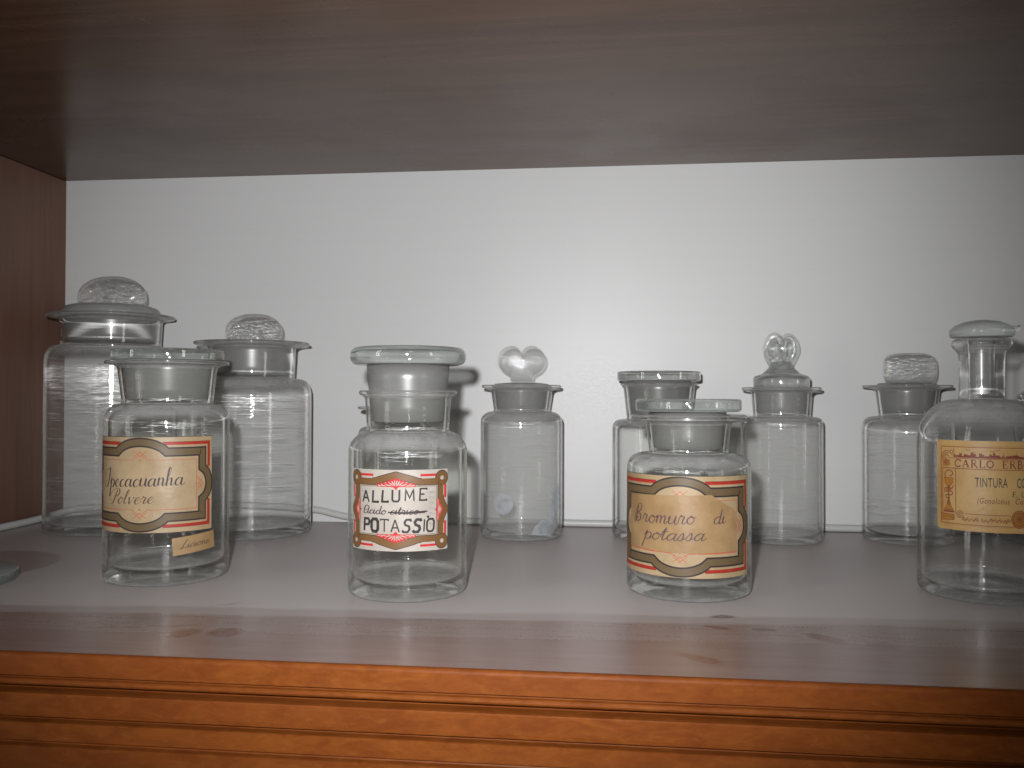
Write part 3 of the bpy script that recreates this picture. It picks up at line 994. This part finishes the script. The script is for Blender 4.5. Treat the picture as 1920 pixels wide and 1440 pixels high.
def pharmacy_label(sh):
    """44.8 x 23.3 mm half size: yellowed printed label with a maroon border, skyline strip and chalice panel"""
    W, H = 44.8, 23.3
    c = 1.2
    sh.poly([(-W, -H + c), (-W + c, -H), (W - c, -H), (W, -H + c), (W, H - .4), (W - .4, H), (-W + .4, H), (-W, H - .4)], 'yellow', 1)
    # outer rule
    sh.stroke([(-W + 2.6, 19.9), (W - 2.6, 19.9), (W - 2.6, -20.0), (-W + 2.6, -20.0)], 0.35, 'maroon', 2, closed=True)
    sh.stroke([(-W + 1.9, 20.6), (W - 1.9, 20.6), (W - 1.9, -20.7), (-W + 1.9, -20.7)], 0.16, 'ochre', 2, closed=True)
    # skyline silhouettes on the banner
    rnd = random.Random(3)
    u = -34.8
    sky = [(-34.8, 14.4)]
    while u < 41:
        st = rnd.uniform(.5, 1.6)
        hgt = 14.9 + rnd.choice((.4, .7, .9, 1.2, 1.5, 2.2)) * rnd.uniform(.7, 1.2)
        sky += [(u, hgt), (u + st * .5, hgt + rnd.uniform(-.3, .4)), (u + st, hgt)]
        u += st
    sky += [(41, 14.4)]
    sh.poly(sky, 'maroon', 3)
    for _ in range(26):
        uu = rnd.uniform(-33, 40)
        sh.stroke([(uu, 15.2), (uu + rnd.uniform(-.2, .2), 16.4 + rnd.uniform(0, 1.7))], .2, 'maroon', 3)
    for uu, vv in ((-27, 18.4), (-12, 18.6), (-14.5, 17.9)):
        sh.stroke([(uu - 1.2, vv + .3), (uu, vv - .1), (uu + 1.2, vv + .3)], .25, 'maroon', 3)
    # banner
    sh.stroke([(-37.5, 14.0), (42, 14.0)], .28, 'maroon', 3)
    sh.stroke([(-41.5, 8.7), (42, 8.7)], .36, 'maroon', 3)
    serif(sh, 'CARLO ERBA', -34.0, 9.6, 3.8, 'maroon', 4, w=.62, wide=1.02, gap=.5)
    # scroll at the banner's end
    for r_, a0, a1 in ((3.1, 30, 260), (2.1, 60, 330), (1.1, 0, 300)):
        sh.stroke([(-38.6 + x, 14.4 + y * 1.05) for x, y in arc((0, 0), r_, a0, a1, 16)], .42, 'maroon', 4)
    sh.poly([(-41.2, 11.8), (-39.5, 13.2), (-37.2, 12.5), (-36.4, 10.2), (-38.6, 9.4), (-40.8, 10.0)], 'ochre', 3)
    for k in range(5):
        sh.stroke([(-41.0 + k * .9, 9.4 + k * .3), (-40.4 + k, 12.3 - k * .2)], .26, 'maroon', 4)
    sh.stroke([(-35.6, 15.2), (-35.2, 17.6), (-36.3, 18.2), (-36.9, 17.2)], .3, 'maroon', 4)
    sh.stroke([(-34.6, 19.5), (-34.6, 15)], .3, 'maroon', 4)
    # chalice panel
    sh.stroke([(-33.6, 8.5), (-33.6, -15)], .34, 'maroon', 3)
    sh.stroke([(-41.3, 8.5), (-41.3, -15)], .34, 'maroon', 3)
    cx = -37.6
    sh.poly([(cx - 2.6, 3.6), (cx + 2.6, 3.6), (cx + 2.1, 0.8), (cx + .8, -.6), (cx - .8, -.6), (cx - 2.1, .8)], 'ochre', 3)
    sh.stroke([(cx - 2.6, 3.6), (cx + 2.6, 3.6), (cx + 2.1, 0.8), (cx + .8, -.6), (cx - .8, -.6), (cx - 2.1, .8)], .28, 'maroon', 4, closed=True)
    sh.stroke(catmull([(cx - 1.8, 3.9), (cx - 2.3, 5.6), (cx - .3, 7.6), (cx + 2.2, 6.6), (cx + 1.8, 4.9), (cx + .6, 4.7)], 6), .55, 'maroon', 4)
    sh.stroke([(cx, -.6), (cx, -10.8)], .7, 'maroon', 4)
    sh.disc(cx, -2.3, 1.6, 'ochre', 3, 14)
    sh.stroke(catmull([(cx + 2.6, -.2), (cx + 1.9, -1.8), (cx - 1.9, -1.9), (cx - 2.1, -3.6), (cx + 1.6, -3.4), (cx + 1.9, -5.2), (cx - 1.4, -5.4), (cx - 1.2, -6.9), (cx + .9, -6.9)], 6), .5, 'maroon', 4)
    sh.poly([(cx - .5, -8.0), (cx + .5, -8.0), (cx + 1.5, -11.5), (cx + 2.8, -13.5), (cx - 2.8, -13.5), (cx - 1.5, -11.5)], 'ochre', 3)
    sh.stroke([(cx - .4, -7.8), (cx - 1.4, -11.5), (cx - 2.8, -13.2), (cx + 2.8, -13.2), (cx + 1.4, -11.5), (cx + .4, -7.8)], .3, 'maroon', 4)
    sh.stroke([(cx - 3.2, -14), (cx + 3.2, -14)], .8, 'maroon', 4)
    sh.poly([(-42.4, -15.2), (-34.5, -15.4), (-34.5, -18.0), (-42.0, -18.6)], 'ochre', 3)
    sh.stroke([(-42.4, -15.2), (-34.5, -15.4), (-34.5, -18.0), (-42.0, -18.6)], .35, 'maroon', 4, closed=True)
    for k in range(6):
        sh.stroke([(-41.4 + k * 1.15, -16.2), (-41 + k * 1.15, -17.3), (-40.5 + k * 1.15, -16.4)], .22, 'maroon', 5)
    # flower and leaf border along the bottom
    for r_ in (1.9, 1.2, .6):
        sh.stroke([(-31.2 + x, -14.9 + y) for x, y in arc((0, 0), r_, 0, 340, 14)], .3, 'maroon', 4)
    sh.stroke([(-28.6, -14.4), (-5.2, -14.4)], .28, 'maroon', 3)
    sh.stroke([(4, -14.4), (40, -14.4)], .28, 'maroon', 3)
    for k in range(30):
        uu = -29.5 + k * 2.3 + rnd.uniform(-.4, .4)
        if -6.6 < uu < 5.2:
            continue
        vv = -17.2 + rnd.uniform(-.5, .6)
        sh.stroke(catmull([(uu - .9, vv - .8), (uu, vv + .9), (uu + .9, vv - .5)], 5), .36, 'ochre' if k % 3 else 'maroon', 3)
        sh.stroke(catmull([(uu - .3, vv + .7), (uu + .5, vv - .9), (uu + 1.4, vv + .4)], 5), .3, 'maroon', 4)
    sh.disc(-.7, -16.2, 4.4, 'ochre', 4, 24)
    for r_ in (4.4, 3.4, 1.5):
        sh.stroke([(-.7 + x, -16.2 + y) for x, y in arc((0, 0), r_, 0, 352, 22)], .34, 'maroon', 5)
    for k in range(12):
        a = 2 * PI * k / 12
        sh.stroke([(-.7 + 1.7 * math.cos(a), -16.2 + 1.7 * math.sin(a)), (-.7 + 3.2 * math.cos(a), -16.2 + 3.2 * math.sin(a))], .3, 'maroon', 5)
    sh.disc(-.7, -16.2, .9, 'maroon', 5, 12)
    # printed text
    sh.text('TINTURA', -23.5, -.2, 6.9, 'print', 4, width=16.5, space=1.06, bold=.05)
    sh.text('CONDURANGO', -2.2, -.2, 6.9, 'print', 4, width=27, space=1.06, bold=.05)
    sh.text('F. U.', -4.6, -5.0, 4.2, 'print', 4, width=8.5, space=1.2, bold=.03)
    sh.text('(Gonolobus', -22.7, -8.6, 4.3, 'maroon', 4, width=16.4, shear=.28, space=1.08)
    sh.text('Condurango)', -3.4, -8.6, 4.3, 'maroon', 4, width=21, shear=.28, space=1.08)
    for _ in range(14):
        sh.disc(rnd.uniform(-30, 40), rnd.uniform(-12, 7), rnd.uniform(.12, .32), 'ochre', 3, 8)


# ================================================================== the cabinet compartment
XR = 1.25
D = 0.37
HT = 0.29478
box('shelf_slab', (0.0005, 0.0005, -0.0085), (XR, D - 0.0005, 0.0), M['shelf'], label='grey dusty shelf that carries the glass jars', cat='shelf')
box('back_wall', (-0.02, D, -0.02), (XR + 0.02, D + 0.012, HT + 0.03), M['wall'], label='satin white back panel behind the jars', cat='back panel')
box('side_wall', (-0.02, 0.0, -0.02), (0.0, D - 0.0005, HT - 0.0005), M['side'], label='dark brown side panel at the left of the shelf', cat='side panel')
box('far_side_wall', (XR, 0.0, -0.02), (XR + 0.02, D - 0.0005, HT - 0.0005), M['side'], label='dark brown side panel closing the right end', cat='side panel')
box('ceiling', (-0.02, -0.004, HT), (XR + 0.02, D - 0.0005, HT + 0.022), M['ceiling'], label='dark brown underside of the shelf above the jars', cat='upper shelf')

# moulded front edge: profile in y, z (mm), run along x
prof = [(2, -70), (-2, -70), (-2, -37.9), (-1.4, -37.7), (.4, -37.4), (.7, -36.9), (.2, -36.3), (-1.2, -35.8), (-2, -35.5),
        (-2, -28.3), (-1.5, -28.1), (1.8, -27.9), (2.4, -27.1), (1.8, -26.3), (-1.2, -25.9), (-2, -25.6),
        (-2.2, -24.0), (-2.3, -16.8), (-1.9, -16.3), (-.4, -16.05), (3.9, -15.8), (4.6, -15.0), (4.0, -13.8), (.6, -13.4), (-.9, -13.2), (-1.5, -12.7), (-1.8, -12.0), (-1.7, -11.2), (-1.2, -10.7),
        (.1, -10.4), (.4, -10.0), (.1, -9.6), (-1.4, -9.3), (-2, -8.9), (-2, -1.5), (-1.8, -.6), (-1.3, -0.1), (-.7, 0.15), (0.45, 0.2), (0.45, -0.4)]
NX = 40
vs, fs = [], []
for i in range(NX + 1):
    x = -0.02 + (XR + 0.04) * i / NX
    vs += [(x, a * 0.001, b * 0.001) for a, b in prof]
n = len(prof)
for i in range(NX):
    for k in range(n - 1):
        fs.append((i * n + k, (i + 1) * n + k, (i + 1) * n + k + 1, i * n + k + 1))
fm = link_mesh('front_moulding', vs, fs, M['wood'], None, False)
tag(fm, 'orange brown moulded wooden front edge below the shelf', 'moulding', None, 'structure')


# ================================================================== jars
def root(name, loc_mm, label, cat, group=None, rotz=0.0, slim=1.0):
    o = bpy.data.objects.new(name, None)
    o.empty_display_size = 0.02
    COL.objects.link(o)
    o.location = (loc_mm[0] * 0.001, loc_mm[1] * 0.001, 0.0003)
    o.rotation_euler = (0, 0, rotz)
    o.scale = (slim, slim, 1)
    return tag(o, label, cat, group)


G = 'glass apothecary jars on the shelf'


def plug(parent, r0, z0, r1, z1, mat='ground', sub=None):
    """frosted plug of a stopper, from (r0, z0) at the bottom to (r1, z1) at the top"""
    pr = [(0, z0 + .6), (r0 * .6, z0 + .3), (r0 - 1, z0), (r0, z0 + .8)]
    pr += [(r0 + (r1 - r0) * k / 4, z0 + .8 + (z1 - z0 - .8) * k / 4) for k in range(1, 5)]
    pr += [(0, z1)]
    return lathe('plug', pr, M[mat], parent, 80)


def flat_lid(parent, r, z0, z1, mat, round_=2.0, dish=0.0):
    h = min(round_, (z1 - z0) / 2)
    pr = [(0, z0), (r - h - .5, z0)] + arc((r - h, z0 + h), h, -90, 0, 6) + arc((r - h, z1 - h), h, 0, 90, 6) + [(r - h - 2, z1 - dish * .4), (r * .5, z1 - dish), (0, z1 - dish)]
    return lathe('stopper', pr, M[mat], parent)


# --- A: the biggest jar, back left, oval knob on a domed stopper
A = root('apothecary_jar', (76.7, 316), 'largest tall glass jar with wide oval knob, nearest the brown side panel', 'jar', G, slim=0.908)
lathe('body', jar_profile(53.3, 128, 146.5, 40.8, 42.0, 170.0, 52.6, 6.0, 2.4, 0.72, 2.2), M['streaky'], A)
st = lathe('stopper', [(0, 168.6), (38.5, 168.6), (40.0, 169.8), (40.4, 171.5), (39.6, 174), (37.5, 176.2), (33, 177.6), (20, 178.2), (0, 178.3)], M['domehaze'], A)
plug(st, 37.4, 148.5, 39.4, 168.3, 'ground_dark')
pillow('knob', superellipse(30.8, 17.5, 2.15), 15, M['knob'], st, (0, 0, 184.5), expo=2.2, rotz=.1)

# --- C: second jar from the left at the back
Cj = root('apothecary_jar', (198, 309), 'tall streaky glass jar with small oval knob, behind the Ipecacuanha jar', 'jar', G, slim=0.959)
lathe('body', jar_profile(47.0, 104, 120.5, 33.2, 34.4, 147.5, 45.5, 6.5, 2.3, 0.74, 2.2), M['streaky_mid'], Cj)
st = lathe('stopper', [(0, 145.6), (31, 145.6), (32.2, 146.6), (31.5, 147.8), (22, 148.8), (0, 149.2)], M['smooth'], Cj)
plug(st, 30.3, 121.5, 32.0, 145.3)
pillow('knob', superellipse(23.4, 14.5, 2.2), 13, M['knob'], st, (1, 0, 155.5), expo=2.2, rotz=.08)

# --- E: the jar hidden behind the Allume jar
E_ = root('apothecary_jar', (315, 306), 'glass jar almost hidden straight behind the Allume Potassio jar', 'jar', G)
lathe('body', jar_profile(29.8, 76, 84, 20.6, 22.0, 98.0, 30.2, 5.0, 2.0), M['hazy'], E_)
st = lathe('stopper', [(0, 97.4), (19.5, 97.4), (20, 98.2), (14, 99.6), (0, 100)], M['smooth'], E_)
plug(st, 18.2, 84.5, 19.7, 97.2)
pillow('knob', superellipse(14, 9, 2.2), 10, M['knobhaze'], st, (0, 0, 107), expo=2.2)

# --- F: heart knob
F_ = root('apothecary_jar', (408.5, 318), 'small cloudy glass jar with heart shaped stopper knob and pale glue spots', 'jar', G, slim=1.013)
lathe('body', jar_profile(30.7, 86.5, 95.6, 20.9, 23.0, 114.6, 30.0, 5.4, 2.2, 1.0, 2.4), M['hazy'], F_)
st = lathe('stopper', [(0, 113.2), (20.6, 113.2), (21.4, 114.4), (20, 115.6), (12, 116.4), (0, 116.8)], M['smooth'], F_)
plug(st, 18.4, 96.5, 20.9, 113.0, 'ground_dark')
hr = catmull([(0, 5.4), (.7, 8.4), (3.4, 11.4), (7.4, 12.5), (11.7, 11.4), (15.3, 8.7), (17.6, 4.3), (18.0, 0), (16.6, -4.1), (13.3, -7.4), (9.9, -9.3), (8.6, -11.3), (8.3, -14.4), (4, -14.6), (0, -14.6)], 3)
heart = hr + [(-x, z) for x, z in hr[-2:0:-1]]
pillow('knob', heart, 14, M['knobhaze'], st, (0, 0, 132), expo=2.0, rotz=.05)
sh = Sheet(30.7, 27.4, -20.0)
sh.disc(0, 0, 7.8, 'residue', 0, 28)
sh.build('glue_spot', F_, 'round pale spot of old glue')
sh = Sheet(30.7, 13.5, 40.0)
sh.poly([(-11, -8), (-4, -9), (8, -8.5), (12, -3), (11, 6), (10, 12), (6, 10), (3, 3), (-3, 2), (-8, -2)], 'residue', 0)
sh.build('glue_spot', F_, 'ragged pale patch of old glue')
sh = Sheet(30.7, 30.0, 62.0)
sh.disc(0, 0, 8, 'residue', 0, 24, 11)
sh.build('glue_spot', F_, 'tall faint patch of old glue')

# --- G: flat lidded jar behind Bromuro
G_ = root('apothecary_jar', (512.6, 327), 'clear glass jar with thin flat disc stopper, behind the Bromuro jar', 'jar', G, slim=0.986)
lathe('body', jar_profile(35.6, 80.5, 90, 24.5, 27.0, 116.2, 29.4, 5.0, 2.2, 0.7, 1.6), M['clear'], G_)
st = flat_lid(G_, 31.8, 118.0, 125.0, 'smooth', 1.2)
plug(st, 21.8, 91.5, 24.8, 117.8)

# --- I: twisted knob
I_ = root('apothecary_jar', (602.6, 324), 'slim cloudy glass jar with twisted knotted glass knob on stepped stopper', 'jar', G, slim=0.962)
lathe('body', jar_profile(30.5, 85, 92.4, 21.2, 22.4, 113.2, 29.8, 5.4, 2.2, 0.62, 2.4), M['hazy'], I_)
st = lathe('stopper', [(0, 112.6), (20.4, 112.6), (21.0, 114.5), (21.2, 119.5), (20.2, 121.4), (17.5, 122.2), (14.6, 123.2), (11.0, 126.2), (8.4, 129.4), (7.8, 132), (0, 132.6)], M['smooth'], I_)
plug(st, 18.8, 93.5, 20.3, 112.4, 'ground_dark')
vs, fs = [], []
loops = [([(-5, 2, 129), (-8.8, 1, 134), (-11.4, -1, 141), (-8.4, -2, 149.5), (-3.4, -3, 150.5), (-.6, -4, 145), (-1.0, -5, 139), (-4.4, -5, 134), (-8.2, -3, 131.5)], 3.0),
         ([(4.8, 1, 129), (8.0, 1, 135), (10.6, 0, 142), (8.2, 0, 149.5), (3.6, 0, 150.4), (1.2, -1, 146), (.8, -1, 140), (3.0, 0, 133.5)], 2.7)]
for pts, r in loops:
    pth = [tuple(c * 0.001 for c in p) for p in catmull(pts, 7)]
    v2, f2 = tube_data(pth, r * 0.001, 16)
    o_ = len(vs)
    vs += v2
    fs += [tuple(i + o_ for i in f) for f in f2]
for (cx_, cz_, a_, b_, yy) in ((-6.0, 142.5, 4.6, 7.2, -1.5), (5.6, 143, 4.0, 7.0, 0)):
    o_ = len(vs)
    ring = superellipse(a_, b_, 2, 24)
    for y_ in (-1.6, 1.6):
        vs += [((cx_ + x) * .001, (yy + y_) * .001, (cz_ + z) * .001) for x, z in ring]
    k = len(ring)
    fs += [tuple(o_ + i for i in range(k)), tuple(o_ + k + i for i in reversed(range(k)))]
    fs += [(o_ + i, o_ + k + i, o_ + k + (i + 1) % k, o_ + (i + 1) % k) for i in range(k)]
kn = link_mesh('knob', vs, fs, M['twist'], st)

# --- J: rounded rectangle knob
J_ = root('apothecary_jar', (696, 335), 'clear streaky glass jar with rounded rectangular knob, left of the Carlo Erba bottle', 'jar', G, slim=0.915)
lathe('body', jar_profile(34.6, 80, 93, 21.6, 24.0, 115.0, 34.0, 6.5, 2.3, 0.72, 1.8), M['streaky_small'], J_)
st = lathe('stopper', [(0, 114.2), (22, 114.2), (22.8, 115.2), (22, 116.4), (14, 117.2), (0, 117.5)], M['smooth'], J_)
plug(st, 19.2, 94.5, 21.7, 114.0)
pillow('knob', superellipse(20.8, 12.2, 3.6), 13, M['knob'], st, (2.2, 0, 126.8), expo=2.4, rotz=-.05)

# --- L: jar peeping out behind the bottle at the right
L_ = root('apothecary_jar', (792, 337), 'short glass jar whose knob just shows beside the right bottle neck', 'jar', G, slim=0.87)
lathe('body', jar_profile(32.0, 60, 71, 20.5, 22.5, 91.5, 31.0, 6.0, 2.3, 0.72, 1.8), M['clear'], L_)
st = lathe('stopper', [(0, 90.6), (20.5, 90.6), (21.2, 91.6), (20, 92.8), (12, 93.6), (0, 94)], M['smooth'], L_)
plug(st, 18.4, 72.5, 20.3, 90.4)
pillow('knob', superellipse(22, 10.5, 2.4), 12, M['knob'], st, (0, 0, 102), expo=2.2)

# --- B: Ipecacuanha
B_ = root('apothecary_jar', (215.3, 148.7), 'front glass jar with a flat stopper and handwritten Ipecacuanha label', 'jar', G, slim=0.939)
lathe('body', jar_profile(37.0, 90.5, 102.5, 26.9, 29.4, 126.2, 36.8, 8.5, 2.8, 1.0, 2.0), M['clear_green'], B_)
st = flat_lid(B_, 33.6, 126.6, 133.0, 'lidgreen', 1.4)
plug(st, 24.2, 103.5, 27.0, 126.4)
sh = Sheet(37.0, 56.7, 4.2, 1.04, 1.01)
bronze_frame_label(sh)
cursive(sh, 'Ipecacuanha.', -25.8, -1.4, 4.2, 'pen', 7, w=.62, slant=.10, nib=.62, wide=1.0, rise=.12)
cursive(sh, 'Polvere', -19.5, -10.4, 3.5, 'pale_pen', 7, w=.62, slant=.30, nib=.6, wide=1.22, rise=.08)
sh.build('paper_label', B_, 'cream label with bronze and red border reading Ipecacuanha Polvere')
sh = Sheet(37.0, 23.0, 53.6, 1.1, 1, 5.0)
sh.rect(-12.2, -4.9, 12.2, 4.9, 'tan', 0)
cursive(sh, 'Licione', -8.0, -1.6, 2.0, 'pen', 2, w=.36, slant=.4, nib=.45, wide=1.35)
sh.build('paper_tag', B_, 'small brown paper slip with faint handwriting')

# --- D: Allume Potassio, raised thick stopper
D_ = root('apothecary_jar', (365.2, 128.6), 'glass jar with Allume Potassio label and thick green stopper standing raised', 'jar', G)
lathe('body', jar_profile(32.3, 77.5, 88, 22.4, 23.4, 109.2, 26.8, 8.0, 2.8, 1.35, 2.6), M['clear_green'], D_)
st = flat_lid(D_, 31.6, 123.0, 132.6, 'lidgreen', 4.2, 1.0)
plug(st, 20.1, 92.0, 22.6, 122.8)
sh = Sheet(32.3, 47.6, 2.4, 1.0, 1.0)
ring_corner_label(sh)
sh.build('paper_label', D_, 'white label with brown frame and red ornaments reading Allume Potassio')

# --- H: Bromuro di potassa
H_ = root('apothecary_jar', (518.2, 148.6), 'short front glass jar with handwritten Bromuro di potassa paper label', 'jar', G, slim=0.992)
lathe('body', jar_profile(33.9, 66.5, 76.6, 21.6, 23.2, 96.4, 31.6, 7.5, 2.8, 0.86, 3.0), M['clear_green'], H_)
st = flat_lid(H_, 28.9, 98.0, 105.0, 'lidgreen', 2.0)
plug(st, 19.0, 77.5, 20.8, 97.8)
sh = Sheet(33.9, 39.2, -12.5, 42.6 / 41.5, 1.0)
bronze_frame_label(sh)
ov = [(-32.2, -12.9), (-31.9, 15.2), (15.8, 16.6), (20.5, 13.6), (24.5, 11.2), (28.8, 9.2), (30.4, 7.4), (30.6, -13.0), (12, -13.4), (0, -13.6), (-18, -13.2)]
sh.poly(ov, 'tan', 6)
sh.stroke([(-32.2, -12.9), (-18, -13.2), (-4.6, -13.7), (-2.2, -14.9)], .3, 'fine_red', 8)
sh.stroke([(30.6, -13.0), (12, -13.4), (4.6, -13.7), (2.2, -14.9)], .3, 'fine_red', 8)
cursive(sh, 'Bromuro', -27.0, 1.0, 3.9, 'violet_pen', 9, w=.58, slant=.16, nib=.3, wide=1.18, rise=.1)
cursive(sh, 'di', 16.8, 1.8, 3.6, 'violet_pen', 9, w=.56, slant=.16, nib=.3, wide=1.1)
cursive(sh, 'potassa', -20.4, -7.4, 3.6, 'violet_pen', 9, w=.58, slant=.32, nib=.3, wide=1.36, rise=.1)
sh.build('paper_label', H_, 'cream bordered label with a torn brown slip reading Bromuro di potassa')

# --- K: the narrow necked bottle at the right
K_ = root('narrow_neck_bottle', (676.8, 160.2), 'round shouldered bottle with narrow neck and yellow Carlo Erba label', 'bottle', None, slim=0.887)
R = 36.6
pr = [(0, 1.2), (R * .6, 1.0), (R - 6, 0)] + arc((R - 4, 4), 4, -90, 0, 6) + [(R, 12 + 8 * k) for k in range(8)]
sho = []
for i in range(15):
    t = PI / 2 * i / 14
    sho.append((13.4 + (R - 13.4) * max(0, math.cos(t)) ** .85, 79 + 26.2 * math.sin(t) ** .95))
pr += sho + [(12.8, 105.9), (12.5, 107.5), (12.5, 112), (12.5, 118), (12.6, 126), (12.9, 130.0), (14.2, 131.8), (15.6, 132.8)]
pr += arc((14.2, 135.4), 2.6, -50, 80, 8) + [(10, 138.2), (8.0, 137.6), (7.5, 135), (7.2, 130), (6.9, 120), (6.7, 108), (7.0, 104.5), (9.5, 103.4)]
pr += [(13.4 - 2.0 + (R - 13.4 - .6) * max(0, math.cos(t)) ** .85, 78 + 24.2 * math.sin(t) ** .95) for t in [PI / 2 * i / 14 for i in range(13, -1, -1)]]
pr += [(R - 2.6, 70 - 7 * k) for k in range(9)] + arc((R - 6.6, 10), 4, 0, -90, 5) + [(R * .5, 6.6), (0, 7.4)]
lathe('body', pr, M['bottle'], K_)
st = lathe('stopper', [(0, 138.9), (16.6, 138.9), (17.6, 139.6), (18.1, 141.6), (17.6, 143.2), (15, 145.4), (10, 147.4), (4, 148.3), (0, 148.4)], M['domehaze'], K_)
plug(st, 6.2, 109.0, 6.9, 138.6)
# drip spout moulded on the stopper's edge
sp = []
fs = []
for i, (x, hw, z0, z1) in enumerate(((15.0, 4.2, 140.2, 145.0), (18.5, 3.6, 141.0, 145.0), (21.5, 2.2, 142.8, 145.4), (22.4, 1.2, 143.8, 145.0))):
    sp += [(x * .001, -hw * .001, z0 * .001), (x * .001, hw * .001, z0 * .001), (x * .001, hw * .001, z1 * .001), (x * .001, -hw * .001, z1 * .001)]
for i in range(3):
    for k in range(4):
        l = (k + 1) % 4
        fs.append((i * 4 + k, i * 4 + l, i * 4 + 4 + l, i * 4 + 4 + k))
fs += [(3, 2, 1, 0), (12, 13, 14, 15)]
link_mesh('spout', sp, fs, M['smooth'], st)
sh = Sheet(36.6, 60.6, 9.0, 1.012)
pharmacy_label(sh)
sh.build('paper_label', K_, 'yellowed printed label with a chalice panel reading Carlo Erba Tintura')

# --- M: loose flat stopper lying at the left edge
Ms = root('glass_disc', (96, 111), 'flat round glass disc with teal edge lying at the left shelf end', 'glass disc')
lathe('plate', [(0, 0.2), (41.5, 0.2), (42.6, 0.8), (43, 2), (43, 4.2), (42.6, 5.2), (41.5, 5.6), (0, 5.6)], M['teal'], Ms)

# --- cable along the back of the shelf
cp = [(4.5, 250, 3.2), (4.8, 290, 3.2), (5.2, 325, 3.4), (7, 350, 5.0), (16, 364, 7.5), (50, 366.3, 10), (110, 366.4, 12.5), (167, 366.4, 13.0), (226, 366.4, 10.5), (245, 366.4, 7.2),
      (262, 366.4, 4.5), (300, 366.4, 3.3), (370, 366.4, 3.2), (460, 366.4, 3.2), (640, 366.4, 3.2), (800, 366.4, 3.2), (1000, 366.4, 3.2), (1240, 366.4, 3.2)]
vs, fs = tube_data([tuple(c * .001 for c in p) for p in catmull(cp, 8)], 0.0029, 14)
tag(link_mesh('cable', vs, fs, M['cable']), 'pale grey cable running along the back edge of the shelf', 'cable')
